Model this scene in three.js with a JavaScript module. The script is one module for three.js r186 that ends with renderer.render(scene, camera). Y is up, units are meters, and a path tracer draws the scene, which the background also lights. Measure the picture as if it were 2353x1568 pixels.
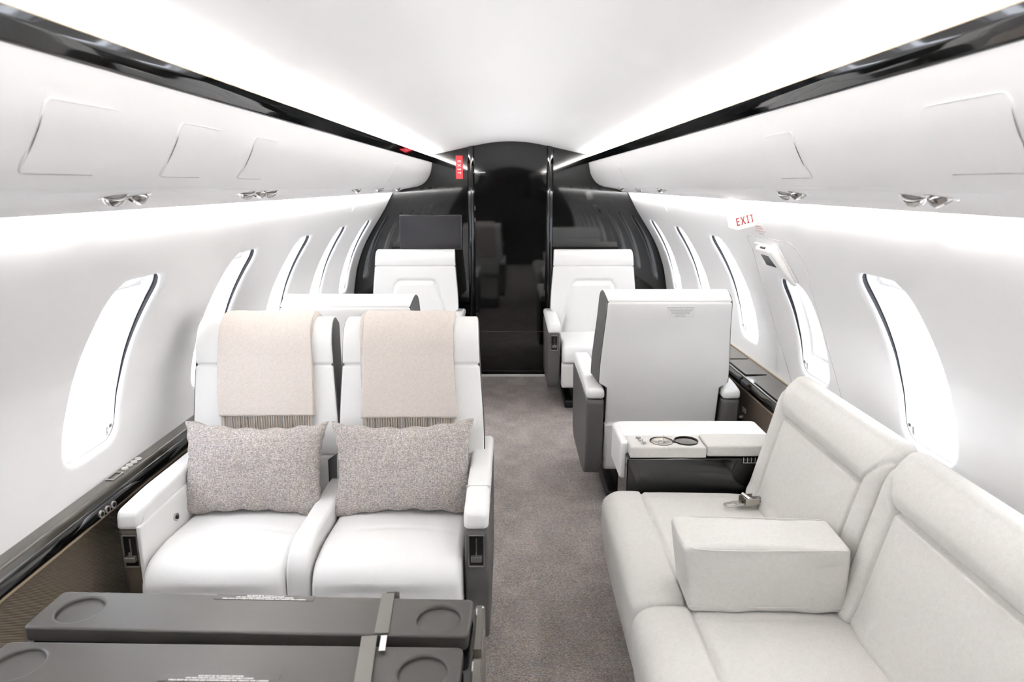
import * as THREE from 'three';
import { mergeGeometries, mergeVertices } from 'three/addons/utils/BufferGeometryUtils.js';
import { RoundedBoxGeometry } from 'three/addons/geometries/RoundedBoxGeometry.js';
import { RectAreaLightUniformsLib } from 'three/addons/lights/RectAreaLightUniformsLib.js';
import { FontLoader } from 'three/addons/loaders/FontLoader.js';
import { TextGeometry } from 'three/addons/geometries/TextGeometry.js';

// ---------------------------------------------------------------- camera, sky, big lights, exposure
const scene = new THREE.Scene();
const W = 2353, H = 1568, FOCAL = 1600;
const camera = new THREE.PerspectiveCamera(2 * Math.atan(H / 2 / FOCAL) * 180 / Math.PI, W / H, 0.05, 60);
camera.position.set(0, 1.526, 0);
camera.rotation.order = 'YXZ';
camera.rotation.y = -Math.atan(3.5 / FOCAL);
camera.rotation.x = -Math.atan((784 - 425) / FOCAL);
camera.focus = 2.4; camera.userData.fStop = 5.0;
const renderer = new THREE.WebGLRenderer({ antialias: true });
renderer.toneMapping = THREE.LinearToneMapping;
renderer.toneMappingExposure = 3.25;
renderer.shadowMap.enabled = true;
RectAreaLightUniformsLib.init();
const SKY = 2.2, CEIL_LED = 84, WALL_LED = 165;
scene.background = new THREE.Color().setRGB(0.94 * SKY, 0.99 * SKY, 1.09 * SKY);   // bright overcast day outside the windows
const Z0 = -5.52, Z1 = 2.5;                            // front and rear bulkheads

// ---------------------------------------------------------------- helpers
const rnd = (seed => () => { seed |= 0; seed = seed + 0x6D2B79F5 | 0; let t = Math.imul(seed ^ seed >>> 15, 1 | seed); t = t + Math.imul(t ^ t >>> 7, 61 | t) ^ t; return ((t ^ t >>> 14) >>> 0) / 4294967296; })(11);
const lerp = (a, b, t) => a + (b - a) * t, clamp = (v, a, b) => Math.min(b, Math.max(a, v));
const smooth = (a, b, v) => { const t = clamp((v - a) / (b - a), 0, 1); return t * t * (3 - 2 * t); };
const names = {};
function numbered(n) { const k = names[n] = (names[n] || 0) + 1; return k === 1 ? n : n + '_' + String(k - 1).padStart(3, '0'); }
function tag(o, label, category, group) { o.userData.label = label; o.userData.category = category; if (group) o.userData.group = group; return o; }
function thing(name, label, category, pos = [0, 0, 0], turn = 0, group) {
  const o = new THREE.Group(); o.name = numbered(name); o.position.set(...pos); o.rotation.y = turn; scene.add(o);
  return tag(o, label, category, group);
}
function part(name, geo, mat, parent, label) {
  const m = new THREE.Mesh(geo, mat); m.name = name; m.castShadow = m.receiveShadow = true; parent.add(m);
  if (label) m.userData.label = label; return m;
}
function solo(name, geo, mat, label, category, group) { const m = part(numbered(name), geo, mat, scene); return tag(m, label, category, group); }
function struct(name, geo, mat, label) { const m = part(name, geo, mat, scene); m.userData.kind = 'structure'; if (label) m.userData.label = label; return m; }
function structGroup(name, label) { const o = new THREE.Group(); o.name = name; o.userData.kind = 'structure'; if (label) o.userData.label = label; scene.add(o); return o; }
function moved(g, x = 0, y = 0, z = 0, rx = 0, ry = 0, rz = 0) { g.applyMatrix4(new THREE.Matrix4().compose(new THREE.Vector3(x, y, z), new THREE.Quaternion().setFromEuler(new THREE.Euler(rx, ry, rz)), new THREE.Vector3(1, 1, 1))); return g; }
const rbox = (w, h, d, r = 0.004, x = 0, y = 0, z = 0, s = 3) => moved(new RoundedBoxGeometry(w, h, d, s, Math.min(r, w / 2.01, h / 2.01, d / 2.01)), x, y, z);
const cyl = (r1, r2, h, n = 32) => new THREE.CylinderGeometry(r1, r2, h, n);
function merge(list) { return mergeGeometries(list.map(g => { const c = g.index ? g.toNonIndexed() : g; for (const k of Object.keys(c.attributes)) if (!['position', 'normal', 'uv'].includes(k)) c.deleteAttribute(k); if (!c.attributes.uv) c.setAttribute('uv', new THREE.Float32BufferAttribute(new Float32Array(c.attributes.position.count * 2), 2)); return c; })); }
// uv in metres from the dominant axis of each face
function boxUV(geo) {
  const g = geo.index ? geo.toNonIndexed() : geo, p = g.attributes.position, uv = new Float32Array(p.count * 2);
  const a = new THREE.Vector3(), b = new THREE.Vector3(), c = new THREE.Vector3(), n = new THREE.Vector3();
  for (let i = 0; i < p.count; i += 3) {
    a.fromBufferAttribute(p, i); b.fromBufferAttribute(p, i + 1); c.fromBufferAttribute(p, i + 2);
    n.subVectors(b, a).cross(new THREE.Vector3().subVectors(c, a));
    const x = Math.abs(n.x), y = Math.abs(n.y), z = Math.abs(n.z);
    [a, b, c].forEach((v, k) => { const [s, t] = x > y && x > z ? [v.z, v.y] : y > z ? [v.x, v.z] : [v.x, v.y]; uv[(i + k) * 2] = s; uv[(i + k) * 2 + 1] = t; });
  }
  g.setAttribute('uv', new THREE.BufferAttribute(uv, 2)); return g;
}
function indexed(pos, idx) {
  const g = new THREE.BufferGeometry(); g.setAttribute('position', new THREE.Float32BufferAttribute(pos, 3)); g.setIndex(idx); g.computeVertexNormals(); return g;
}
// rows of points -> sheet; optional closed columns
function sheet(rows, closed = false) {
  const pos = [], idx = [], m = rows[0].length; rows.forEach(r => r.forEach(p => pos.push(p[0], p[1], p[2])));
  for (let i = 0; i < rows.length - 1; i++) for (let j = 0; j < (closed ? m : m - 1); j++) {
    const a = i * m + j, b = i * m + (j + 1) % m, c = a + m, d = b + m; idx.push(a, b, d, a, d, c);
  }
  return indexed(pos, idx);
}
// a closed side profile ([z, y] points) swept across x with rounded ends; hw(z, y) is the half width, disp(x, z, y) pushes the skin out
function resample(pts, n, closed = true) {
  const v = pts.map(p => new THREE.Vector2(p[0], p[1])); if (closed) v.push(v[0].clone());
  const L = [0]; for (let i = 1; i < v.length; i++) L.push(L[i - 1] + v[i].distanceTo(v[i - 1]));
  const out = [], T = L[L.length - 1], N = closed ? n : n - 1;
  for (let k = 0, i = 1; k < n; k++) { const s = T * k / N; while (i < v.length - 1 && L[i] < s) i++; const t = (s - L[i - 1]) / (L[i] - L[i - 1] || 1); out.push([lerp(v[i - 1].x, v[i].x, t), lerp(v[i - 1].y, v[i].y, t)]); }
  return out;
}
function roundPoly(pts, r) {                            // pts: [z, y, radius?]
  const out = [], n = pts.length;
  for (let i = 0; i < n; i++) {
    const p = new THREE.Vector2(...pts[i].slice(0, 2)), a = new THREE.Vector2(...pts[(i + n - 1) % n].slice(0, 2)), b = new THREE.Vector2(...pts[(i + 1) % n].slice(0, 2));
    const R = pts[i][2] ?? r, da = a.clone().sub(p), db = b.clone().sub(p), l = Math.min(R, da.length() * .49, db.length() * .49);
    if (l < 1e-5) { out.push([p.x, p.y]); continue; }
    const A = p.clone().add(da.setLength(l)), B = p.clone().add(db.setLength(l));
    for (let k = 0; k <= 8; k++) { const t = k / 8; out.push([(1 - t) * (1 - t) * A.x + 2 * t * (1 - t) * p.x + t * t * B.x, (1 - t) * (1 - t) * A.y + 2 * t * (1 - t) * p.y + t * t * B.y]); }
  }
  return out;
}
// grid that fills a flank whose half width varies: rows of constant y between the front and rear of the profile
function flank(P, xf, inset) {
  const ys = P.map(p => p[1]), ya = Math.min(...ys) + inset, yb = Math.max(...ys) - inset, rows = [];
  for (let k = 0; k <= 60; k++) {
    const y = lerp(ya, yb, k / 60), zs = []; P.forEach((p, i) => { const q = P[(i + 1) % P.length]; if ((p[1] - y) * (q[1] - y) <= 0 && p[1] !== q[1]) zs.push(p[0] + (q[0] - p[0]) * (y - p[1]) / (q[1] - p[1])); });
    const a = Math.min(...zs), b = Math.max(...zs), i = Math.min(inset, (b - a) * .45); rows.push([0, .12, .3, .5, .7, .88, 1].map(t => { const z = lerp(a + i, b - i, t); return [xf(z, y), y, z]; }));
  }
  return sheet(rows);
}
function sweepX(prof, hw, { r = .012, nx = 2, disp = null, n = 0, seg = 5, open = false } = {}) {
  let P = n ? resample(prof, n) : prof; const m = P.length;
  let area = 0; for (let i = 0; i < m; i++) { const a = P[i], b = P[(i + 1) % m]; area += a[0] * b[1] - b[0] * a[1]; }
  if (area < 0) P = P.slice().reverse();                // counter-clockwise in (z, y)
  const N = P.map((p, i) => { const a = P[(i + m - 1) % m], b = P[(i + 1) % m]; const dz = b[0] - a[0], dy = b[1] - a[1], l = Math.hypot(dz, dy) || 1; return [dy / l, -dz / l]; });
  const hwf = typeof hw === 'function' ? hw : () => hw, slices = [];
  for (let k = 0; k <= seg; k++) { const a = k / seg * Math.PI / 2; slices.push([-1, r * (1 - Math.sin(a)), r * (1 - Math.cos(a))]); }
  slices.reverse(); slices.forEach((s, i) => { });
  const S = [];
  for (let k = 0; k <= seg; k++) { const a = k / seg * Math.PI / 2; S.push({ e: -1, dx: r * (1 - Math.cos(a)), inset: r * (1 - Math.sin(a)) }); }
  for (let k = 1; k < nx; k++) S.push({ t: -1 + 2 * k / nx });
  for (let k = seg; k >= 0; k--) { const a = k / seg * Math.PI / 2; S.push({ e: 1, dx: r * (1 - Math.cos(a)), inset: r * (1 - Math.sin(a)) }); }
  const rows = S.map(s => P.map((p, i) => {
    const w = hwf(p[0], p[1]); let x, ins = 0;
    if (s.e) { x = s.e * (w - s.dx); ins = s.inset; } else x = s.t * (w - r);
    const d = (disp ? disp(x, p[0], p[1], w) : 0) - ins;
    return [x, p[1] + N[i][1] * d, p[0] + N[i][0] * d];
  }));
  const pos = [], idx = []; rows.forEach(q => q.forEach(p => pos.push(...p)));
  for (let i = 0; i < rows.length - 1; i++) for (let j = 0; j < m; j++) { const a = i * m + j, b = i * m + (j + 1) % m, c = a + m, d = b + m; idx.push(a, d, b, a, c, d); }
  const caps = (row, base, flip) => THREE.ShapeUtils.triangulateShape(row.map(p => new THREE.Vector2(p[2], p[1])), []).forEach(t => { idx.push(base + t[0], base + t[flip ? 2 : 1], base + t[flip ? 1 : 2]); });
  const first = rows[0], last = rows[rows.length - 1];
  if (!open) { caps(first, 0, false); caps(last, (rows.length - 1) * m, true); }
  const g = indexed(pos, idx);
  // make sure that the skin faces outwards
  const nn = g.attributes.normal; let out = 0; for (let j = 0; j < m; j++) { const q = (Math.floor(rows.length / 2)) * m + j; out += nn.getY(q) * N[j][1] + nn.getZ(q) * N[j][0]; }
  if (out < 0) { const ix = g.index.array; for (let i = 0; i < ix.length; i += 3) { const t = ix[i + 1]; ix[i + 1] = ix[i + 2]; ix[i + 2] = t; } g.computeVertexNormals(); }
  return boxUV(g);
}
// soft box: rounded, puffed, then bent by f(p)
function cushion(w, h, d, { r = .03, puff = [0, 0, 0], step = .03, f = null } = {}) {
  const axis = L => { const o = [], q = Math.min(r, L / 2 * .98), k = 4, n = Math.max(2, Math.round((L - 2 * q) / step)); for (let i = 0; i < k; i++) o.push(-L / 2 + q * (1 - Math.cos(i / k * Math.PI / 2))); for (let i = 0; i <= n; i++) o.push(-L / 2 + q + (L - 2 * q) * i / n); for (let i = k - 1; i >= 0; i--) o.push(L / 2 - q * (1 - Math.cos(i / k * Math.PI / 2))); return o; };
  const A = [axis(w), axis(h), axis(d)], Hh = [w / 2, h / 2, d / 2], pos = [], idx = [];
  for (let ax = 0; ax < 3; ax++) for (const sg of [-1, 1]) {
    const U = A[(ax + 1) % 3], V = A[(ax + 2) % 3], base = pos.length / 3;
    for (const u of U) for (const v of V) { const p = [0, 0, 0]; p[ax] = sg * Hh[ax]; p[(ax + 1) % 3] = u; p[(ax + 2) % 3] = v;
      const q = p.map((c, i) => clamp(c, -(Hh[i] - Math.min(r, Hh[i] * .98)), Hh[i] - Math.min(r, Hh[i] * .98))), dl = p.map((c, i) => c - q[i]), l = Math.hypot(...dl) || 1;
      let o = q.map((c, i) => c + dl[i] / l * r);
      o = o.map((c, i) => { const j = (i + 1) % 3, k = (i + 2) % 3; return c + Math.sign(c) * puff[i] * (Math.abs(c) / Hh[i]) * (1 - (p[j] / Hh[j]) ** 2) * (1 - (p[k] / Hh[k]) ** 2); });
      if (f) o = f(o); pos.push(...o); }
    const m = V.length; for (let i = 0; i < U.length - 1; i++) for (let j = 0; j < m - 1; j++) { const a = base + i * m + j, b = a + 1, c = a + m, e = c + 1; sg > 0 ? idx.push(a, c, e, a, e, b) : idx.push(a, e, c, a, b, e); }
  }
  let g = new THREE.BufferGeometry(); g.setAttribute('position', new THREE.Float32BufferAttribute(pos, 3)); g.setIndex(idx);
  g = mergeVertices(g, 1e-5); g.computeVertexNormals(); return boxUV(g);
}
function tube(pts, r, n = 40, k = 8, closed = false) { return new THREE.TubeGeometry(new THREE.CatmullRomCurve3(pts.map(p => new THREE.Vector3(...p)), closed), n, r, k, closed); }
function plate(shape, depth, bevel = .002, seg = 2) { return new THREE.ExtrudeGeometry(shape, { depth: depth - 2 * bevel, bevelEnabled: true, bevelThickness: bevel, bevelSize: bevel, bevelOffset: -bevel, bevelSegments: seg, curveSegments: 24 }); }
function rrect(w, h, r, S = THREE.Shape) { const s = new S(), x = -w / 2, y = -h / 2; s.moveTo(x + r, y); s.lineTo(x + w - r, y); s.absarc(x + w - r, y + r, r, -Math.PI / 2, 0); s.lineTo(x + w, y + h - r); s.absarc(x + w - r, y + h - r, r, 0, Math.PI / 2); s.lineTo(x + r, y + h); s.absarc(x + r, y + h - r, r, Math.PI / 2, Math.PI); s.lineTo(x, y + r); s.absarc(x + r, y + r, r, Math.PI, 1.5 * Math.PI); return s; }

// ---------------------------------------------------------------- textures (grain only)
function valueNoise(n, seed) {                          // tiling lattice noise, n cells
  const g = new Float32Array(n * n); let s = seed; for (let i = 0; i < n * n; i++) { s = (s * 1664525 + 1013904223) >>> 0; g[i] = s / 4294967296; }
  return (u, v) => { const x = u * n, y = v * n, i = Math.floor(x), j = Math.floor(y), a = x - i, b = y - j, q = t => t * t * (3 - 2 * t), at = (p, r) => g[((r % n + n) % n) * n + (p % n + n) % n]; return lerp(lerp(at(i, j), at(i + 1, j), q(a)), lerp(at(i, j + 1), at(i + 1, j + 1), q(a)), q(b)); };
}
function tex(size, metres, fn, color = true) {
  const d = new Uint8Array(size * size * 4);
  for (let y = 0; y < size; y++) for (let x = 0; x < size; x++) { const c = fn(x / size, y / size, x, y), k = (y * size + x) * 4; const v = typeof c === 'number' ? [c, c, c] : c; d[k] = clamp(v[0], 0, 1) * 255; d[k + 1] = clamp(v[1], 0, 1) * 255; d[k + 2] = clamp(v[2], 0, 1) * 255; d[k + 3] = 255; }
  const t = new THREE.DataTexture(d, size, size); t.wrapS = t.wrapT = THREE.RepeatWrapping; t.magFilter = THREE.LinearFilter; t.minFilter = THREE.LinearMipmapLinearFilter; t.generateMipmaps = true;
  t.repeat.set(1 / metres, 1 / metres); if (color) t.colorSpace = THREE.SRGBColorSpace; t.needsUpdate = true; return t;
}
const n8 = valueNoise(8, 1), n32 = valueNoise(32, 2), n128 = valueNoise(128, 3), n256 = valueNoise(256, 4), n512 = valueNoise(512, 5);
const hash = (x, y) => { let h = (x * 374761393 + y * 668265263) | 0; h = Math.imul(h ^ h >>> 13, 1274126177); return ((h ^ h >>> 16) >>> 0) / 4294967296; };
const fabricTex = tex(512, .25, (u, v, x, y) => { const w = .5 * hash(x >> 1, y) + .5 * hash(x + 7, (y >> 1) + 9), b = .94 + .05 * (w - .5) * 2 + .018 * (n32(u, v) - .5) + .02 * (n128(u, v) - .5); return [b * .862, b * .85, b * .83]; });
const fabricBump = tex(256, .06, (u, v, x, y) => .5 + .28 * Math.sin(x / 256 * Math.PI * 2 * 32) * Math.sin(y / 256 * Math.PI * 2 * 32) + .3 * (hash(x >> 1, y >> 1) - .5), false);
const tweedTex = tex(1024, .30, (u, v, x, y) => { const t = .42 * hash(x >> 4, y >> 2) + .30 * hash((x >> 2) + 31, (y >> 4) + 5) + .28 * hash((x >> 2) + 3, (y >> 2) + 77); const col = n8(u, v) * .5 + n32(u, v) * .5; const b = .42 + .58 * t; return [b * lerp(.935, .96, col), b * lerp(.905, .91, col), b * lerp(.90, .865, col)]; });
const tweedBump = tex(512, .15, (u, v, x, y) => hash(x >> 4, y >> 2) * .6 + hash(x >> 2, y >> 4) * .4, false);
const blanketTex = tex(512, .16, (u, v, x, y) => { const b = .93 + .07 * (hash(x >> 1, y >> 1) - .5) + .07 * (n128(u, v) - .5) + .03 * (n32(u, v) - .5); return [b * .935, b * .892, b * .858]; });
const carpetTex = tex(1024, .64, (u, v, x, y) => { const row = y >> 2, k = hash((x + (row & 1) * 3) >> 3, row) * .5 + hash(x >> 2, row + 991) * .3 + hash(x, y) * .2, col = .6 * n128(u * .25, v) + .4 * n256(u * .5, v); const b = .44 + .39 * k + .08 * (n8(u, v) - .5); return [b * lerp(.97, 1.09, col), b * lerp(.96, .99, col), b * lerp(.98, .91, col)]; });
const carpetBump = tex(512, .32, (u, v, x, y) => { const row = y >> 2; return .5 * hash(x >> 3, row) + .3 * Math.sin((y % 4) / 4 * Math.PI) + .2 * hash(x, y); }, false);
const leatherBump = tex(512, .12, (u, v) => .5 * n128(u, v) + .3 * n256(u, v) + .2 * n32(u, v), false);
const ribBump = tex(128, .048, (u, v, x, y) => .5 + .5 * Math.sin(v * Math.PI * 2 * 8), false);
const twillBump = tex(256, .0175, (u, v) => .5 + .5 * Math.sin((-3 * u + 4 * v) * Math.PI * 2), false);
const brushed = tex(256, .2, (u, v, x, y) => .5 + .5 * (hash(0, y) - .5) + .15 * (hash(x >> 4, y) - .5), false);

// ---------------------------------------------------------------- materials
const std = (c, o = {}) => new THREE.MeshPhysicalMaterial({ color: c, roughness: .5, ...o });
const M = {
  panel: std('#f5f4f3', { roughness: .55 }),
  ceiling: std('#f8f7f5', { roughness: .65 }),
  leather: std('#eeedeb', { roughness: .42, bumpMap: leatherBump, bumpScale: .0004 }),
  darkLeather: std('#4f4d4c', { roughness: .5, bumpMap: leatherBump, bumpScale: .0005 }),
  brownLeather: std('#5a4f45', { roughness: .5, bumpMap: leatherBump, bumpScale: .0005 }),
  gloss: std('#0d0d0e', { roughness: .04, ior: 1.62 }),
  ledge: std('#4a463f', { roughness: .12, clearcoat: .4, clearcoatRoughness: .05 }),
  satin: std('#3a3734', { roughness: .42, metalness: .1, bumpMap: brushed, bumpScale: .00006 }),
  darkEdge: std('#2c2b2d', { roughness: .3 }),
  rib: std('#64584b', { roughness: .7, bumpMap: twillBump, bumpScale: .0014 }),
  carpet: std('#ffffff', { roughness: .97, map: carpetTex, bumpMap: carpetBump, bumpScale: .004 }),
  fabric: std('#ffffff', { roughness: .92, map: fabricTex, bumpMap: fabricBump, bumpScale: .0006, sheen: .15 }),
  tweed: std('#ffffff', { roughness: .95, map: tweedTex, bumpMap: tweedBump, bumpScale: .0014 }),
  blanket: std('#ffffff', { roughness: .95, map: blanketTex, bumpMap: fabricBump, bumpScale: .0007, sheen: .25 }),
  fringe: std('#c9bcae', { roughness: .95 }),
  chrome: std('#c9c8c6', { metalness: 1, roughness: .18 }),
  steel: std('#b5b0a8', { metalness: 1, roughness: .3, bumpMap: brushed, bumpScale: .0001 }),
  darkMetal: std('#55504b', { metalness: .9, roughness: .3 }),
  frameMetal: std('#9a9692', { metalness: .85, roughness: .28 }),
  buttonMetal: std('#d6d3ce', { metalness: .5, roughness: .4 }),
  cupSteel: std('#2f2a25', { metalness: .8, roughness: .3 }),
  black: std('#0a0a0a', { roughness: .4 }),
  seal: std('#17181d', { roughness: .6 }),
  piping: std('#242322', { roughness: .6 }),
  seam: std('#c9c6c2', { roughness: .7 }),
  tan: std('#a8957d', { roughness: .6 }),
  glass: new THREE.MeshPhysicalMaterial({ color: '#ffffff', roughness: 0, transmission: 1, thickness: 0, ior: 1.4 }),
  shade: new THREE.MeshPhysicalMaterial({ color: '#f4f3f1', roughness: .95, transmission: .45, thickness: 0 }),
  led: new THREE.MeshStandardMaterial({ color: '#ffffff', emissive: '#fff1dd', emissiveIntensity: 2 }),
  exitWhite: std('#f6f5f2', { roughness: .4, emissive: '#fff6ee', emissiveIntensity: .12 }),
  red: std('#70060c', { roughness: .5 }),
  strap: std('#8b8782', { roughness: .85, bumpMap: ribBump, bumpScale: .0006 }),
  screen: std('#1d1b20', { roughness: .22 }),
  white: std('#f2f1ee', { roughness: .5 }),
};
function printTex(w, h, draw) { const c = document.createElement('canvas'); c.width = w; c.height = h; const x = c.getContext('2d'); draw(x, w, h); const t = new THREE.CanvasTexture(c); t.colorSpace = THREE.SRGBColorSpace; return t; }
function printMat(w, h, bg, fg, lines, o = {}) {
  return std('#ffffff', { roughness: .5, ...o, map: printTex(w, h, (x) => { x.fillStyle = bg; x.fillRect(0, 0, w, h); x.fillStyle = fg; x.textAlign = 'center'; x.textBaseline = 'middle'; for (const [t, y, s, weight] of lines) { x.font = `${weight || 'bold'} ${s}px sans-serif`; x.fillText(t, w / 2, y); } }) });
}
function card(w, h, t, mat, edge) {                     // thin plate whose front face (+z) carries print
  const g = new THREE.BoxGeometry(w, h, t); return g;
}
function cardMesh(name, w, h, t, face, side, parent) { const m = new THREE.Mesh(new THREE.BoxGeometry(w, h, t), [side, side, side, side, face, side]); m.name = name; m.castShadow = m.receiveShadow = true; parent.add(m); return m; }

// ---------------------------------------------------------------- cabin cross-section
const WP = [[.55, 1.2495], [.6, 1.2505], [.684, 1.246], [.78, 1.2315], [.879, 1.212], [.95, 1.190], [1.023, 1.163], [1.1, 1.126], [1.176, 1.082], [1.25, 1.034], [1.331, .983], [1.40, .944], [1.46, .914], [1.5, .900], [1.55, .893]];
function wx(y) { let i = 1; while (i < WP.length - 1 && WP[i][0] < y) i++; const p = k => WP[clamp(k, 0, WP.length - 1)]; const [y0, x0] = p(i - 1), [y1, x1] = p(i), h = y1 - y0, t = (y - y0) / h, m0 = (p(i)[1] - p(i - 2)[1]) / (p(i)[0] - p(i - 2)[0]) * h, m1 = (p(i + 1)[1] - p(i - 1)[1]) / (p(i + 1)[0] - p(i - 1)[0]) * h; return (2 * t ** 3 - 3 * t * t + 1) * x0 + (t ** 3 - 2 * t * t + t) * m0 + (-2 * t ** 3 + 3 * t * t) * x1 + (t ** 3 - t * t) * m1; }
function wallN(y) { const d = (wx(y + .004) - wx(y - .004)) / .008, l = Math.hypot(1, d); return [1 / l, -d / l]; }
function wallPt(side, y, z, off = 0) { const n = wallN(y); return [side * (wx(y) + off * n[0]), y + off * n[1], z]; }
const WIN_Z = [-5.10, -4.31, -3.52, -2.73, -1.94, -1.15, -.36, .43, 1.22, 2.01], CELL = .395, YC = 1.010, HA = .135, HB = .258, HR = .06;
const WY0 = .61, WY1 = 1.53;
// outline points of a cell and of its window hole along the same rays; the exit hatch has a shorter window
function raySet(YC, HB) {
  const R = [], zn = 22, yn = 34, pts = [];
  for (let i = 0; i < yn; i++) pts.push([CELL, lerp(WY0 - YC, WY1 - YC, i / yn)]);
  for (let i = 0; i < zn; i++) pts.push([lerp(CELL, -CELL, i / zn), WY1 - YC]);
  for (let i = 0; i < yn; i++) pts.push([-CELL, lerp(WY1 - YC, WY0 - YC, i / yn)]);
  for (let i = 0; i < zn; i++) pts.push([lerp(-CELL, CELL, i / zn), WY0 - YC]);
  const inside = (x, y) => { const qx = Math.max(Math.abs(x) - (HA - HR), 0), qy = Math.max(Math.abs(y) - (HB - HR), 0); return Math.hypot(qx, qy) <= HR; };
  for (const o of pts) { let a = 0, b = 1; for (let k = 0; k < 40; k++) { const m = (a + b) / 2; inside(o[0] * m, o[1] * m) ? a = m : b = m; } const l = Math.hypot(...o); R.push({ o, d: [o[0] / l, o[1] / l], h: a * l, l }); }
  R.forEach((r, i) => { const a = R[(i + R.length - 1) % R.length], b = R[(i + 1) % R.length]; const t = [b.d[0] * b.h - a.d[0] * a.h, b.d[1] * b.h - a.d[1] * a.h], l = Math.hypot(...t) || 1; r.n = [t[1] / l, -t[0] / l]; });
  R.YC = YC; R.HB = HB; return R;
}
const RAY_WINDOW = raySet(YC, HB), RAY_HATCH = raySet(.950, .198), raysOf = (side, k) => side > 0 && k === 3 ? RAY_HATCH : RAY_WINDOW;
// point of a ring d metres outside the hole, off metres behind the wall face
function ringPt(R, side, zc, i, d, off) { const r = R[i]; return wallPt(side, R.YC + r.d[1] * r.h + r.n[1] * d, zc + r.d[0] * r.h + r.n[0] * d, off); }
function outPt(R, side, zc, i, t, off, d0) { const r = R[i], a = [r.d[0] * r.h + r.n[0] * d0, r.d[1] * r.h + r.n[1] * d0]; return wallPt(side, R.YC + lerp(a[1], r.o[1], t), zc + lerp(a[0], r.o[0], t), off); }
const facing = (g, side, cx) => { // turn a wall sheet so that it faces the cabin
  const n = g.attributes.normal; let s = 0; for (let i = 0; i < n.count; i++) s += n.getX(i) * side; if (s > 0) { const ix = g.index.array; for (let i = 0; i < ix.length; i += 3) { const t = ix[i + 1]; ix[i + 1] = ix[i + 2]; ix[i + 2] = t; } g.computeVertexNormals(); } return g; };
const rimAt = [[.022, 0], [.016, .0006], [.011, .002], [.007, .004], [.004, .0062], [.0018, .009], [0, .013]];
function wallCell(side, zc, k) {
  const S = raysOf(side, k), I = [...S.keys()], rows = [];
  for (const t of [1, .82, .64, .48, .34, .22, .12, .05]) rows.push(I.map(i => outPt(S, side, zc, i, t, 0, .022)));
  for (const [d, o] of rimAt) rows.push(I.map(i => ringPt(S, side, zc, i, d, o)));
  rows.push(I.map(i => ringPt(S, side, zc, i, .006, .0135)), I.map(i => ringPt(S, side, zc, i, .006, .075)));
  for (const t of [.1, .4, .7, 1]) rows.push(I.map(i => outPt(S, side, zc, i, t, .08, .006)));
  return facing(sheet(rows, true), side);
}
const facingPos = (g) => g;
for (const [side, nm] of [[-1, 'left'], [1, 'right']]) {
  const cells = WIN_Z.map((z, k) => wallCell(side, z, k));
  struct('wall_' + nm, boxUV(mergeVertices(merge(cells), 1e-4)), M.panel, 'white curved cabin sidewall panel on the ' + nm + ' with tall rounded windows');
}
// windows
let wn = 0;
for (const side of [-1, 1]) WIN_Z.forEach((zc, k) => {
  const S = raysOf(side, k), I = [...S.keys()], YC = S.YC, HB = S.HB, w = structGroup('window_' + (++wn), (side < 0 ? 'left' : 'right') + ' cabin window with white reveal, set in the white sidewall');
  const gap = i => { const y = S[i].d[1] * S[i].h / HB; return .0135 + .012 * smooth(-1.1, .9, y); };
  part('window_seal', facing(sheet([I.map(i => ringPt(S, side, zc, i, .0005, .012)), I.map(i => ringPt(S, side, zc, i, .002, gap(i) + .004))], true), side), M.seal, w);
  const fr = [[.004, .002], [-.001, 0], [-.003, .001], [-.0045, .004], [-.006, .012], [-.0075, .026], [-.0095, .034], [-.014, .0365], [-.0165, .0375], [-.0185, .040], [-.020, .046], [-.021, .052]];
  part('window_frame', boxUV(facing(sheet(fr.map(([d, o]) => I.map(i => ringPt(S, side, zc, i, d, gap(i) + o))), true), side)), M.panel, w);
  // pane
  const ctr = wallPt(side, YC, zc, .074), P = I.map(i => ringPt(S, side, zc, i, .004, .074)), mid = I.map(i => { const r = S[i]; return wallPt(side, YC + r.d[1] * r.h * .5, zc + r.d[0] * r.h * .5, .074); }), c = I.map(() => ctr);
  part('window_pane', facing(sheet([P, mid, c], true), side), M.glass, w);
  // shade: lowered over the exit window, stowed elsewhere
  const low = side > 0 && k === 3, yb = low ? YC - HB + .07 : YC + HB - .055, rows = [];
  for (let j = 0; j <= 14; j++) { const y = lerp(yb, YC + HB - .004, j / 14), hx = HA - .012 - (y > YC + HB - HR ? HR - Math.sqrt(Math.max(0, HR * HR - (y - (YC + HB - HR)) ** 2)) : 0); rows.push([-1, -.5, 0, .5, 1].map(t => wallPt(side, y, zc + t * hx, .058))); }
  part('window_shade', facing(sheet(rows), side), M.shade, w);
  const bar = rows[0].map(p => p.slice()); const b0 = wallPt(side, yb, zc, .055);
  const bg = rbox(.012, .014, (HA - .013) * 2, .004); bg.applyMatrix4(new THREE.Matrix4().makeRotationZ(side * -.35)); bg.translate(...b0); part('shade_rail', bg, M.panel, w);
  // latch on the forward lower corner
  if (zc < -1.5) {
    const lp = wallPt(side, YC - HB + .034, zc - HA + .026, .022), lg = merge([rbox(.008, .034, .010, .002), rbox(.016, .014, .013, .003, -side * .005, .012, 0), rbox(.012, .008, .012, .002, 0, -.017, .004)]);
    lg.applyMatrix4(new THREE.Matrix4().makeRotationZ(side * .2)); lg.translate(...lp); part('shade_latch', lg, M.chrome, w, 'small grey metal shade latch');
  }
});

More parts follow.
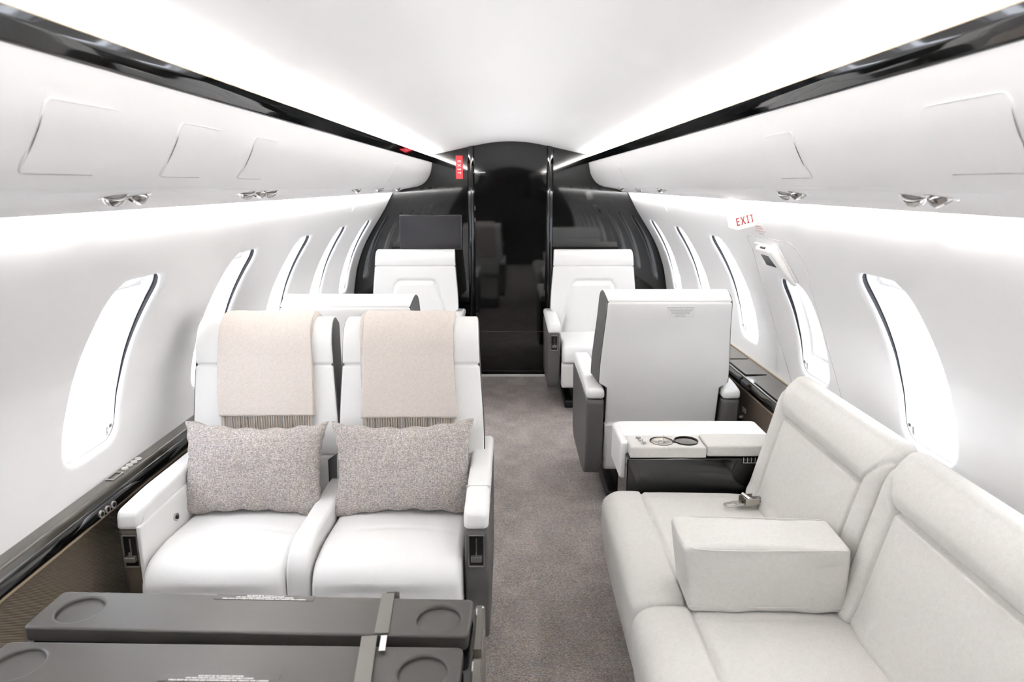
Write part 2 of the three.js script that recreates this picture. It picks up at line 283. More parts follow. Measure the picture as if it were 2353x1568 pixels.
// floor, ceiling, lower side panels, bulkheads
struct('floor', boxUV(moved(new THREE.BoxGeometry(2.62, .06, Z1 - Z0 + .2), 0, -.03, (Z0 + Z1) / 2)), M.carpet, 'taupe grey loop pile carpet running down the cabin aisle');
{
  const arc = [[0, 1.851], [.15, 1.841], [.29, 1.816], [.42, 1.788], [.52, 1.766], [.6, 1.7525], [.68, 1.742], [.735, 1.735], [.765, 1.715], [.772, 1.68], [.772, 1.60]];
  const full = [...arc.slice(1).reverse().map(([x, y]) => [-x, y]), ...arc], P = new THREE.CatmullRomCurve3(full.map(p => new THREE.Vector3(p[0], p[1], 0)), false, 'centripetal').getPoints(120);
  const outer = [[-1.4, .5], [-1.36, 1.0], [-1.2, 1.45], [-.95, 1.75], [-.5, 2.0], [0, 2.06], [.5, 2.0], [.95, 1.75], [1.2, 1.45], [1.36, 1.0], [1.4, .5]];
  const inn = sheet([Z0 - .02, lerp(Z0, Z1, .33), lerp(Z0, Z1, .66), Z1 + .02].map(z => P.map(p => [p.x, p.y, z])));
  const nrm = inn.attributes.normal; if (nrm.getY(60) > 0) { const ix = inn.index.array; for (let i = 0; i < ix.length; i += 3) { const t = ix[i + 1]; ix[i + 1] = ix[i + 2]; ix[i + 2] = t; } inn.computeVertexNormals(); }
  // outer skin above the windows
  const skinP = [...outer.slice(2, 9)]; skinP[0] = [-1.03, 1.50]; skinP[skinP.length - 1] = [1.03, 1.50]; skinP[1] = [-.90, 1.80]; skinP[skinP.length - 2] = [.90, 1.80];
  const out = sheet([Z0 - .02, Z1 + .02].map(z => [[-.85, 1.52], ...skinP, [.85, 1.52]].map(p => [p[0], p[1], z])));
  struct('ceiling', boxUV(merge([inn, out])), M.ceiling, 'plain white arched cabin ceiling washed by hidden strip lights');
}
for (const [side, nm] of [[-1, 'left'], [1, 'right']]) {
  const pts = side < 0 ? [[1.217, .585], [1.214, .5], [1.20, .35], [1.165, .18], [1.12, .06], [1.10, 0], [1.31, 0], [1.34, .62], [1.26, .63], [1.24, .60]] : [[1.122, .58], [1.120, .5], [1.115, .3], [1.10, .12], [1.09, 0], [1.31, 0], [1.34, .62], [1.26, .63], [1.24, .60]];
  const g = sheet([Z0, Z1].map(z => [...pts, pts[0]].map(p => [side * p[0], p[1], z]))).toNonIndexed(); g.computeVertexNormals();
  struct('baseboard_' + nm, boxUV(g), side < 0 ? M.rib : M.brownLeather, nm + ' lower sidewall panel, ' + (side < 0 ? 'ribbed brown covering below the dark ledge' : 'smooth dark covering below the dark ledge'));
}
// front bulkhead: black gloss, two rounded posts and a sliding door
{
  const bh = structGroup('wall_front', 'black high-gloss bulkhead closing the front of the cabin');
  const wing = side => { const s = new THREE.Shape(); s.moveTo(side * .315, 0); s.lineTo(side * 1.36, 0); s.lineTo(side * 1.36, 1.9); s.lineTo(side * .315, 1.9); return new THREE.ExtrudeGeometry(s, { depth: .04, bevelEnabled: false }); };
  for (const s of [-1, 1]) part('bulkhead_panel', moved(wing(s), 0, 0, Z0 - .04), M.gloss, bh);
  const hs = new THREE.Shape(); hs.moveTo(-.3, 1.635); hs.quadraticCurveTo(-.25, 1.60, -.2, 1.60); hs.lineTo(.2, 1.60); hs.quadraticCurveTo(.25, 1.60, .3, 1.635); hs.lineTo(.3, 1.95); hs.lineTo(-.3, 1.95);
  part('header_panel', moved(new THREE.ExtrudeGeometry(hs, { depth: .03, bevelEnabled: false }), 0, 0, Z0 - .034), M.gloss, bh);
  for (const s of [-1, 1]) {
    const rows = []; for (let j = 0; j <= 30; j++) { const y = lerp(0, 1.9, j / 30), fl = 0; const row = []; for (let i = 0; i <= 14; i++) { const a = Math.PI * i / 14; row.push([s * .305 - Math.cos(a) * .026, y, Z0 + .002 + Math.sin(a) * .03]); } rows.push(row); }
    part('door_post', sheet(rows), M.gloss, bh);
  }
  const bracket = cardMesh('bulkhead_placard', .085, .007, .002, M.white, M.white, bh); bracket.position.set(-.235, 1.62, Z0 + .004);
  const d = structGroup('door_1', 'black high-gloss sliding door between two rounded posts, mirroring the cabin');
  part('door_leaf', rbox(.60, 1.66, .03, .002, 0, .83, Z0 - .04), M.gloss, d);
  part('threshold', rbox(.56, .014, .03, .003, .03, .007, Z0 + .035), M.white, d, 'bright metal threshold strip');
  part('kick_line', rbox(.54, .004, .004, .001, .03, .36, Z0 - .023), M.darkMetal, d);
  for (const [y, h] of [[1.35, .035], [1.26, .03]]) part('door_latch', rbox(.004, h, .004, .001, -.276, y, Z0 + .018), M.chrome, d);
  const back = structGroup('wall_back', 'dark bulkhead closing the rear of the cabin behind the camera');
  part('bulkhead_panel', moved(new THREE.BoxGeometry(2.72, 1.96, .04), 0, .98, Z1 + .02), M.gloss, back);
}
// cove: band, overhead panel, ledges and lamps along each side
const binProf = [[.602, 1.692], [.608, 1.655], [.618, 1.612], [.638, 1.574], [.655, 1.552], [.672, 1.537], [.695, 1.523], [.7155, 1.5165], [.722, 1.5125], [.729, 1.512], [.775, 1.5035], [.82, 1.4955], [.85, 1.486], [.866, 1.475], [.874, 1.470], [.882, 1.471], [.886, 1.477]];
const binCurve = new THREE.CatmullRomCurve3(binProf.map(p => new THREE.Vector3(p[0], p[1], 0)), false, 'centripetal').getPoints(240).map(p => [p.x, p.y]);
function binAt(y) { for (let i = 0; i < binCurve.length - 1; i++) if (binCurve[i][1] >= y && binCurve[i + 1][1] <= y) { const t = (binCurve[i][1] - y) / (binCurve[i][1] - binCurve[i + 1][1]); return lerp(binCurve[i][0], binCurve[i + 1][0], t); } return .6; }
for (const [side, nm, n] of [[-1, 'left', 1], [1, 'right', 2]]) {
  const along = (pts, flip) => { const g = sheet([Z0, lerp(Z0, Z1, .5), Z1].map(z => pts.map(p => [side * p[0], p[1], z]))); return g; };
  const tr = structGroup('trim_' + n, 'black gloss strip running along the top of the ' + nm + ' overhead panel');
  part('trim_strip', along(resample([[.584, 1.7295], [.588, 1.718], [.5935, 1.706], [.600, 1.693], [.612, 1.693], [.610, 1.727]], 40)), M.gloss, tr);
  part('edge_strip', along([[.584, 1.7295], [.5837, 1.7315], [.5855, 1.7335], [.592, 1.7338], [.606, 1.732], [.606, 1.726]]), M.tan, tr, 'thin beige lip on top of the black strip');
  const ob = thing('overhead_panel', 'long white overhead panel along the ' + nm + ' side with recessed access doors and a lower lip', 'overhead panel');
  const bp = new THREE.CatmullRomCurve3(binProf.map(p => new THREE.Vector3(p[0], p[1], 0)), false, 'centripetal').getPoints(90).map(p => [p.x, p.y]);
  part('panel_shell', boxUV(along([...bp, [.886, 1.489], [.862, 1.50], [.84, 1.515], [.80, 1.54], [.66, 1.684], [.612, 1.693], [.602, 1.692]])), M.panel, ob);
  const doors = side < 0 ? [[-.955, -1.155], [-1.34, -1.54], [-1.725, -1.92], [-3.83, -4.03]] : [[-.89, -1.09], [-1.56, -1.76], [-4.03, -4.2]];
  for (const [za, zb] of doors) {
    const zc = (za + zb) / 2, hz = Math.abs(za - zb) / 2, y0 = 1.541, y1 = 1.640, hy = .049, nP = 64, pts = [];
    const sh = rrect(hz * 2, hy * 2, .022).getPoints(10);
    const onBin = (a, b, off) => { const y = (y0 + y1) / 2 + b, x = binAt(y), d = (binAt(y + .004) - binAt(y - .004)) / .008, l = Math.hypot(1, d); return [side * (x - off / l), y + off * d / l, zc + a]; };
    const rim = [[0, -.001], [0, .0014], [.0008, .0026], [.0022, .0031]].map(([d, o]) => sh.slice(0, -1).map(p => { const k = Math.hypot(p.x, p.y); return onBin(p.x - d * p.x / k, p.y - d * p.y / k, o); }));
    const face = []; for (let q = 0; q <= 26; q++) { const b = lerp(-hy + .0021, hy - .0021, q / 26), e = Math.max(0, Math.abs(b) - (hy - .022)), w = hz - .0021 - (.022 - Math.sqrt(Math.max(0, .022 * .022 - e * e))); face.push([-1, -.75, -.5, -.25, 0, .25, .5, .75, 1].map(t => onBin(t * w, b, .0031))); }
    part('access_door', merge([facing(sheet(rim, true), side), facing(sheet(face), side)]), M.panel, ob);
  }
  // lamps in the two coves
  for (const [z0, z1] of [[Z0 + .06, -1.6], [-1.55, Z1 - .06]]) {
    const L = z1 - z0, zc = (z0 + z1) / 2;
    const cl = thing('cove_light', 'slim warm strip light hidden behind the black band on the ' + nm + ' side, ' + (zc < -2 ? 'forward' : 'rear') + ' length', 'light', [side * .622, 1.7225, zc], 0);
    part('light_strip', rbox(.02, .006, L, .001), M.led, cl);
    const rl = new THREE.RectAreaLight('#f6f6f8', zc < -2 ? CEIL_LED : CEIL_LED * .9, .02, L); rl.position.set(0, .005, 0); rl.rotation.set(0, 0, 0); cl.add(rl);
    rl.quaternion.setFromRotationMatrix(new THREE.Matrix4().makeBasis(...(() => { const zd = new THREE.Vector3(side * .55, -.83, 0).normalize(), yd = new THREE.Vector3(0, 0, 1), xd = new THREE.Vector3().crossVectors(yd, zd); return [xd, yd, zd]; })()));
    const wl = thing('wash_light', 'slim white strip light hidden above the ' + nm + ' sidewall behind the overhead panel lip, ' + (zc < -2 ? 'forward' : 'rear') + ' length', 'light', [side * .869, 1.513, zc], 0);
    part('light_strip', rbox(.014, .005, L, .001), M.led, wl);
    const rw = new THREE.RectAreaLight('#f7f7f8', zc < -2 ? WALL_LED : WALL_LED * 1.0, .014, L); rw.position.set(side * .003, -.004, 0);
    rw.quaternion.setFromRotationMatrix(new THREE.Matrix4().makeBasis(...(() => { const zd = new THREE.Vector3(-side * .7, .72, 0).normalize(), yd = new THREE.Vector3(0, 0, 1), xd = new THREE.Vector3().crossVectors(yd, zd); return [xd, yd, zd]; })())); wl.add(rw);
  }
}
// ---------------------------------------------------------------- side ledges
for (const [side, nm] of [[-1, 'left'], [1, 'right']]) {
  const lg = thing('side_ledge', side < 0 ? 'dark lacquered ledge with round buttons along the left sidewall under the windows' : 'dark lacquered ledge with flush lids along the right sidewall under the windows', 'ledge');
  const along = (pts, n) => { const g = sheet([Z0, lerp(Z0, Z1, .5), Z1].map(z => resample(pts, n, true).concat([pts[0]]).map(p => [side * p[0], p[1], z]))); return facing(g, side); };
  if (side < 0) {
    part('ledge_top', along(roundPoly([[1.254, .642], [1.254, .60], [1.235, .595], [1.205, .60], [1.205, .640]].map(p => [...p, .009]), .009), 60), M.ledge, lg);
    part('ledge_fascia', along(roundPoly([[1.22, .618], [1.2005, .6165], [1.196, .60], [1.199, .578], [1.206, .566], [1.23, .566]], .008), 60), M.gloss, lg, 'black rounded front band of the ledge');
    part('piping', (() => { const g = cyl(.0048, .0048, Z1 - Z0, 10); g.rotateX(Math.PI / 2); return g.translate(-1.212, .561, (Z0 + Z1) / 2); })(), M.tan, lg, 'thin tan piping');
    // raised button pods
    const pod = cushion(.022, .036, .40, { r: .01, f: ([x, y, z]) => { const k = 1 - smooth(.45, 1, Math.abs(z) / .2); return [x - .010 * (1 - k), y * lerp(.3, 1, k) - .008 * (1 - k), z]; } }); part('button_pod', pod.translate(-1.199, .594, -1.93), M.gloss, lg);
    for (const z of [-1.862, -1.893, -1.924]) { const b = cyl(.0105, .0115, .006, 24); b.rotateZ(Math.PI / 2); const m = part('round_button', b.translate(-1.186, .594, z), M.buttonMetal, lg); const c = cyl(.007, .007, .004, 20); c.rotateZ(Math.PI / 2); part('button_cap', c.translate(-1.184, .594, z), M.darkMetal, m); }
    const fr = merge([rbox(.024, .004, .004, .001, 0, 0, .028), rbox(.024, .004, .004, .001, 0, 0, -.028), rbox(.003, .004, .06, .001, .0115), rbox(.003, .004, .06, .001, -.0115)]);
    part('display_frame', fr.translate(-1.229, .6435, -2.02), M.chrome, lg);
    for (const z of [-2.078, -2.105, -2.132, -2.159]) part('round_button', cyl(.0095, .0105, .005, 24).translate(-1.2285, .6445, z), M.buttonMetal, lg);
  } else {
    part('ledge_top', along(roundPoly([[1.256, .645], [1.256, .60], [1.15, .595], [1.102, .605], [1.102, .640]].map(p => [...p, .008]), .008), 70), M.ledge, lg);
    part('ledge_fascia', along(roundPoly([[1.14, .618], [1.108, .62], [1.104, .60], [1.106, .582], [1.14, .57]], .006), 60), M.gloss, lg, 'black rounded front band of the ledge');
    part('edge_trim', (() => { const g = cyl(.0022, .0022, Z1 - Z0, 8); g.rotateX(Math.PI / 2); return g.translate(1.1035, .6425, (Z0 + Z1) / 2); })(), M.chrome, lg, 'bright metal edge line');
    part('wall_trim', (() => { const g = rbox(.006, .006, Z1 - Z0, .002); return g.translate(1.2465, .647, (Z0 + Z1) / 2); })(), M.tan, lg, 'pale strip where ledge meets sidewall');
    part('piping', (() => { const g = cyl(.003, .003, Z1 - Z0, 8); g.rotateX(Math.PI / 2); return g.translate(1.121, .566, (Z0 + Z1) / 2); })(), M.tan, lg, 'thin tan piping');
    for (const [a, b] of [[-5.2, -4.44], [-4.42, -3.50], [-3.485, -3.19], [-3.085, -2.5], [-2.49, -1.6], [-1.59, -.8]]) part('ledge_lid', rbox(b - a > .5 ? .118 : .10, .004, b - a - .006, .0015, b - a > .5 ? 1.175 : 1.168, .6452, (a + b) / 2), M.ledge, lg);
    const pull = cushion(.018, .028, .22, { r: .008 }); part('lid_pull', pull.translate(1.100, .622, -3.30), M.gloss, lg);
    part('lid_pull', cushion(.018, .03, .10, { r: .008 }).translate(1.099, .614, -3.13), M.black, lg);
  }
}
// keyed stud and its label on the right lower panel
{
  const t = thing('panel_stud', 'small brass and chrome stud on the dark right side panel behind the sofa end', 'stud', [1.1165, .433, -3.19], -Math.PI / 2);
  const c = cyl(.014, .015, .008, 28); c.rotateX(Math.PI / 2); part('stud_ring', c, M.chrome, t); const k = cyl(.008, .009, .018, 24); k.rotateX(Math.PI / 2); part('stud_core', k.translate(0, 0, .008), M.steel, t); part('stud_socket', rbox(.02, .02, .012, .004, 0, -.026, .002), M.black, t);
  const l = solo('stud_label', new THREE.BoxGeometry(.05, .022, .001), [M.white, M.white, M.white, M.white, printMat(200, 88, '#dfe6e6', '#5a6a6a', [['PUSH TO', 26, 26], ['RELEASE', 62, 26]]), M.white], 'tiny pale label on the dark right side panel just above the stud', 'label');
  l.position.set(1.1185, .474, -3.178); l.rotation.y = -Math.PI / 2; l.rotation.x = 0;
}

// ---------------------------------------------------------------- seats
const DX = t => t;
const segD = (px, py, a, b) => { const vx = b[0] - a[0], vy = b[1] - a[1], t = clamp(((px - a[0]) * vx + (py - a[1]) * vy) / (vx * vx + vy * vy), 0, 1); return Math.hypot(px - a[0] - vx * t, py - a[1] - vy * t); };
const lineD = (px, py, L) => { let d = 9; for (let i = 0; i < L.length - 1; i++) d = Math.min(d, segD(px, py, L[i], L[i + 1])); return d; };
const groove = (d, depth = .006, w = .005) => -depth * Math.exp(-(d / w) * (d / w));
// profile of a reclined backrest: seat faces +z
function backProfile({ y0 = .42, y1 = 1.06, fz = -.13, th = .17, rec = .085 }) {
  const lean = y => rec * Math.pow((y - y0) / (y1 - y0), 1.1);
  const f = y => fz - lean(y) + .012 * Math.sin((y - y0) / (y1 - y0) * Math.PI);
  const pts = [];
  pts.push([f(y0) - .03, y0], [f(y0 + .02) , y0 + .03]);
  for (let k = 1; k <= 9; k++) { const y = lerp(y0 + .03, y1 - .06, k / 9); pts.push([f(y), y]); }
  pts.push([f(y1 - .03) - .008, y1 - .030], [f(y1 - .01) - .026, y1 - .009], [f(y1) - .055, y1], [f(y1) - .095, y1 - .006], [f(y1) - th + .035, y1 - .02], [f(y1) - th + .008, y1 - .030]);
  const rear = [[fz - rec - th, y1 - .045], [fz - rec * .72 - th, lerp(y0, y1, .7)], [fz - rec * .38 - th - .004, lerp(y0, y1, .38)], [fz - rec * .1 - th, y0 + .06], [fz - th + .004, y0 + .012], [fz - th + .02, y0]];
  const c = new THREE.CatmullRomCurve3([...pts, ...rear].map(p => new THREE.Vector3(p[0], p[1], 0)), true, 'centripetal');
  return resample(c.getPoints(700).map(p => [p.x, p.y]), 480);
}
function sidePlate(prof, inset, t) {                    // extruded plate with the outline of a [z, y] profile
  const c = prof.reduce((s, p) => [s[0] + p[0] / prof.length, s[1] + p[1] / prof.length], [0, 0]);
  return sweepX(prof, t / 2, { r: t * .48, nx: 1, seg: 3, disp: () => -inset });
}
// arm with a white pad on top and a dark body; x0..x1 across, zf front, zr rear
function makeArm(parent, { x0, x1, zr = -.35, zf = .36, top = .625, bot = .15, dark = M.darkLeather, inner = 0, latch = true, bulge = 0, seam = false }) {
  const w = x1 - x0, cx = (x0 + x1) / 2, padY = top - .065;
  const pad = sweepX(roundPoly([[zr, padY], [zr, top - .022, .02], [zr + .1, top - .006, .04], [zf - .16, top, .04], [zf - .004, top - .008, .06], [zf, padY, .004]], .01), w / 2, { r: .016, nx: 2, n: 120 });
  const arm = part('armrest', moved(pad, cx), M.leather, parent);
  if (seam) part('pad_seam', moved(sweepX(resample([[zf - .16, top + .0008], [zf - .158, top + .0008], [zf - .158, padY + .01], [zf - .16, padY + .01]], 40), w / 2 + .0006, { r: .002, nx: 1 }), cx), M.seam, arm);
  const body = sweepX(roundPoly([[zr + .004, padY - .002, .006], [zf - .004, padY - .002, .006], [zf - .012, .40, .05], [zf - .035, bot + .03, .06], [zf - .10, bot, .06], [zr + .10, bot, .06], [zr + .012, bot + .06, .06]], .03), w / 2 - .001, { r: .012, nx: 6, n: 110, disp: bulge ? (x, z, y) => 0 : null });
  part('arm_panel', moved(body, cx), dark, arm, 'dark leather armrest body');
  if (inner) part('inner_panel', moved(cushion(.014, padY - .29, zf - zr - .03, { r: .006, puff: [.003, 0, 0] }), inner > 0 ? x1 - .002 : x0 + .002, (padY + .314) / 2, (zf + zr) / 2 + .02), M.leather, arm, 'white leather inner face of the armrest');
  if (latch) {
    const fy = padY - .068, fh = .098, fw = Math.min(.044, w * .62), zt = zf + .001;
    const frame = merge([rbox(fw, .005, .010, .002, 0, fh / 2), rbox(fw, .005, .010, .002, 0, -fh / 2), rbox(.004, fh, .010, .0015, fw / 2), rbox(.004, fh, .010, .0015, -fw / 2)]);
    const L = part('latch_frame', frame.translate(cx, fy, zt - .006), M.frameMetal, arm, 'metal framed recess in the armrest front');
    part('latch_recess', rbox(fw - .003, fh - .003, .008, .001, cx, fy, zt - .0085), M.black, arm);
    const lever = merge([rbox(.003, fh * .55, .005, .001, 0, .012, -.002), rbox(fw * .72, .016, .016, .002, 0, -.022, .004), rbox(.004, .03, .006, .001, 0, -.014, .008)]);
    part('latch_lever', lever.translate(cx, fy, zt - .002), M.frameMetal, arm, 'metal lever in the armrest recess');
  }
  return arm;
}
function makeBack(parent, { hw, bp, style, seamY, notch = .625, cx = 0, name = 'backrest' }) {
  const prof = backProfile(bp), fz = bp.fz ?? -.13, y1 = bp.y1 ?? 1.06, y0 = bp.y0 ?? .42, th = bp.th ?? .17, rec = bp.rec ?? .085;
  const zc = y => fz - rec * (y - y0) / (y1 - y0) - th / 2;
  const hwf = (z, y) => { const k = clamp((z - zc(y)) / th + .5, 0, 1), up = lerp(1.0, .925, smooth(.64, 1.05, y)), low = lerp(hw - .040, hw, smooth(notch - .02, notch + .012, y)); return low * lerp(.95, 1, k) * up; };
  const U = [[-.235, .44], [-.195, .66], [-.155, .81], [-.135, .835], [-.11, .842], [.11, .842], [.135, .835], [.155, .81], [.195, .66], [.235, .44]];
  const front = (z, y) => z > zc(y) + th * .2;
  const disp = (x, z, y, w) => {
    let d = 0;
    if (front(z, y)) {
      d += groove(Math.abs(y - seamY), .009, .0042) + .006 * Math.exp(-(((y - seamY) / .03) ** 2)) * Math.sign(0);
      if (y > seamY) d += .006 * Math.sin(clamp((y - seamY) / (y1 - seamY), 0, 1) * Math.PI);
      if (style === 'panel') { const q = lineD(x, y, U); d += groove(q, .013, .011); const inU = Math.abs(x) < lerp(.235, .155, (y - .44) / .37) && y < .842; if (inU) d += .010 * smooth(0, .04, q); }
      else d += groove(Math.abs(y - .60), .004, .004);
    } else if (z < zc(y) - th * .15) d += groove(Math.abs(y - (y1 - .040)), .005, .0035);
    return d;
  };
  const core = sweepX(prof, (z, y) => hwf(z, y) - .0015, { r: .006, nx: 96, disp, open: true });
  const b = part(name, moved(core, cx), M.leather, parent);
  for (const s of [-1, 1]) {
    const rows = []; const zz = prof;
    const plateG = (() => { // side plate follows the tapering flank
      const ins = [[-.004, -.008], [-.0032, -.0015], [-.0055, .0008], [-.010, .0014], [-.016, .0016]], c = [0, 0];
      zz.forEach(p => { c[0] += p[0] / zz.length; c[1] += p[1] / zz.length; });
      const N = zz.map((p, i) => { const a = zz[(i + zz.length - 1) % zz.length], q = zz[(i + 1) % zz.length], dz = q[0] - a[0], dy = q[1] - a[1], l = Math.hypot(dz, dy) || 1; return [dy / l, -dz / l]; });
      let area = 0; zz.forEach((p, i) => { const q = zz[(i + 1) % zz.length]; area += p[0] * q[1] - q[0] * p[1]; }); const sg = area < 0 ? -1 : 1;
      const R = ins.map(([d, o]) => zz.map((p, i) => { const z = p[0] + sg * N[i][0] * d, y = p[1] + sg * N[i][1] * d; return [s * (hwf(p[0], p[1]) + o), y, z]; }));
      const pos = [], idx = [], m = zz.length; R.forEach(r => r.forEach(p => pos.push(...p)));
      for (let i = 0; i < R.length - 1; i++) for (let j = 0; j < m; j++) { const a = i * m + j, q = i * m + (j + 1) % m; idx.push(a, q, q + m, a, q + m, a + m); }
      const g = indexed(pos, idx), n = g.attributes.normal; let o = 0; for (let i = 0; i < n.count; i++) o += n.getX(i) * s; if (o < 0) { const ix = g.index.array; for (let i = 0; i < ix.length; i += 3) { const t = ix[i + 1]; ix[i + 1] = ix[i + 2]; ix[i + 2] = t; } g.computeVertexNormals(); }
      const fl = flank(zz, (z, y) => s * (hwf(z, y) + .0016), .0145), fn = fl.attributes.normal; let fo = 0; for (let i = 0; i < fn.count; i++) fo += fn.getX(i) * s; if (fo < 0) { const ix = fl.index.array; for (let i = 0; i < ix.length; i += 3) { const t = ix[i + 1]; ix[i + 1] = ix[i + 2]; ix[i + 2] = t; } fl.computeVertexNormals(); }
      return boxUV(merge([g, fl]));
    })();
    part('side_panel', moved(plateG, cx), M.darkLeather, b, 'dark grey leather side of the backrest');
  }
  return { b, prof };
}
// single club chair
function makeClubChair(name, label, pos, turn, group) {
  const t = thing(name, label, 'chair', pos, turn, group);
  makeBack(t, { hw: .315, bp: {}, style: 'panel', seamY: .945 });
  const cw = .262;
  part('seat_cushion', sweepX(roundPoly([[-.22, .36], [-.22, .462, .02], [.05, .468, .1], [.30, .482, .08], [.405, .47, .06], [.41, .36, .03]], .02), cw, { r: .022, nx: 20, n: 120, disp: (x, z, y) => y > .45 ? .008 * (1 - (x / cw) ** 2) + groove(Math.abs(z - .05), .003, .006) : 0 }), M.leather, t);
  part('leg_rest', sweepX(roundPoly([[.10, .17], [.10, .355], [.395, .355, .02], [.375, .18, .03]], .02), cw, { r: .015, nx: 4, n: 80 }), M.leather, t);
  part('lower_back', sweepX(roundPoly([[-.30, .19], [-.318, .43], [.08, .43], [.08, .19]], .012), .262, { r: .014, nx: 4, n: 80 }), M.leather, t, 'white leather base below the backrest');
  part('lower_band', sweepX(roundPoly([[-.304, .255], [-.3175, .425], [-.25, .425], [-.25, .255]], .006), .2645, { r: .006, nx: 2, n: 60 }), M.leather, t);
  for (const s of [-1, 1]) makeArm(t, { x0: s < 0 ? -.356 : .272, x1: s < 0 ? -.272 : .356 });
  part('pedestal', merge([rbox(.36, .16, .34, .02, 0, .11, 0), rbox(.46, .055, .50, .012, 0, .0275, 0)]), M.black, t);
  return t;
}
const chairGroup = null;
const cR = makeClubChair('club_chair', 'white leather club chair showing its back with a printed notice, right of the aisle', [.706, 0, -3.425], Math.PI);
const cL = cR.clone(); cL.name = numbered('club_chair'); scene.add(cL); cL.position.set(-.70, 0, -3.29); cL.userData = { ...cR.userData, label: 'white leather club chair mostly hidden behind the pair of seats with blankets' };
const fR = cR.clone(); fR.name = numbered('club_chair'); scene.add(fR); fR.position.set(.607, 0, -4.90); fR.rotation.set(0, 0, 0); fR.userData = { ...cR.userData, label: 'white leather club chair facing us in front of the black bulkhead, right of the aisle' };
const fL = cR.clone(); fL.name = numbered('club_chair'); scene.add(fL); fL.position.set(-.697, 0, -4.90); fL.rotation.set(0, 0, 0); fL.userData = { ...cR.userData, label: 'white leather club chair facing us below the wall screen, left of the aisle' };
{
  const pm = printMat(840, 340, '#e9e8e6', '#4a4a4a', [['SAFETY BELT MUST BE WORN DURING TAXI TAKEOFF AND LANDING', 40, 24], ['ALL PASSENGERS MUST BE SEATED IN UPRIGHT POSITION', 108, 26], ['WITH SEAT BELT FASTENED AND ARMREST STOWED', 146, 25], ['SEAT BACK AND HEADREST MUST BE UPRIGHT', 184, 25], ['ALL TABLES AND FOOTRESTS MUST BE STOWED', 222, 25], ['DURING TAXI TAKEOFF', 260, 25], ['FOR TAKEOFF AND LANDING', 298, 25]]);
  const p = solo('seat_placard', new THREE.BoxGeometry(.128, .052, .001), [M.white, M.white, M.white, M.white, pm, M.white], 'small printed notice on the back of the white chair right of the aisle', 'placard');
  p.position.set(.755, .975, -3.0412); p.rotation.x = .162;
}
// double seat facing us
function makeDoubleHalf(name, label, cx, side) {
  const t = thing(name, label, 'seat', [cx, 0, -2.19], 0);
  const hb = .254, off = side < 0 ? 0 : .005;
  const { prof } = makeBack(t, { hw: hb, bp: { y1: 1.069, y0: .43, fz: -.095, rec: .082, th: .15 }, style: 'plain', seamY: .918, cx: side < 0 ? -.003 : .002, notch: .60 });
  const c0 = side < 0 ? -.205 : -.223, c1 = side < 0 ? .204 : .207, cw = (c1 - c0) / 2;
  part('seat_cushion', moved(sweepX(roundPoly([[-.16, .12], [-.16, .452, .02], [.10, .462, .1], [.27, .478, .08], [.405, .458, .085], [.425, .30, .08], [.41, .12, .02]], .03), cw, { r: .022, nx: 24, n: 150, disp: (x, z, y) => (y > .40 ? .010 * (1 - (x / cw) ** 2) : 0) + (y > .42 ? groove(Math.abs(z - .19 - .03 * (x / cw) ** 2), .003, .008) : 0) }), (c0 + c1) / 2), M.leather, t);
  if (side < 0) makeArm(t, { x0: -.281, x1: -.213, dark: M.brownLeather, inner: 1, zr: -.30 });
  else makeArm(t, { x0: .212, x1: .284, zr: -.30, seam: true });
  if (side < 0) { const k = cyl(.012, .013, .008, 24); k.rotateZ(Math.PI / 2); const m = part('seat_button', k.translate(-.2035, .505, .17), M.chrome, t, 'round metal button on the inner armrest'); const k2 = cyl(.006, .006, .004, 20); k2.rotateZ(Math.PI / 2); part('button_cap', k2.translate(-.198, .505, .17), M.black, m); }
  else part('centre_armrest', moved(sweepX(roundPoly([[-.14, .14], [-.14, .505, .02], [.33, .515, .06], [.395, .46, .07], [.41, .14, .02]], .03), .034, { r: .012, nx: 4, n: 110 }), -.263), M.leather, t, 'low white leather armrest between the two seats');
  part('seat_base', rbox(.40, .12, .46, .02, 0, .062, .05), M.darkLeather, t);
  return prof;
}
const profA = makeDoubleHalf('double_seat', 'white leather window seat of the pair facing us, blanket over its back', -.850, -1);
const profB = makeDoubleHalf('double_seat', 'white leather aisle seat of the pair facing us, with dark armrest front', -.347, 1);

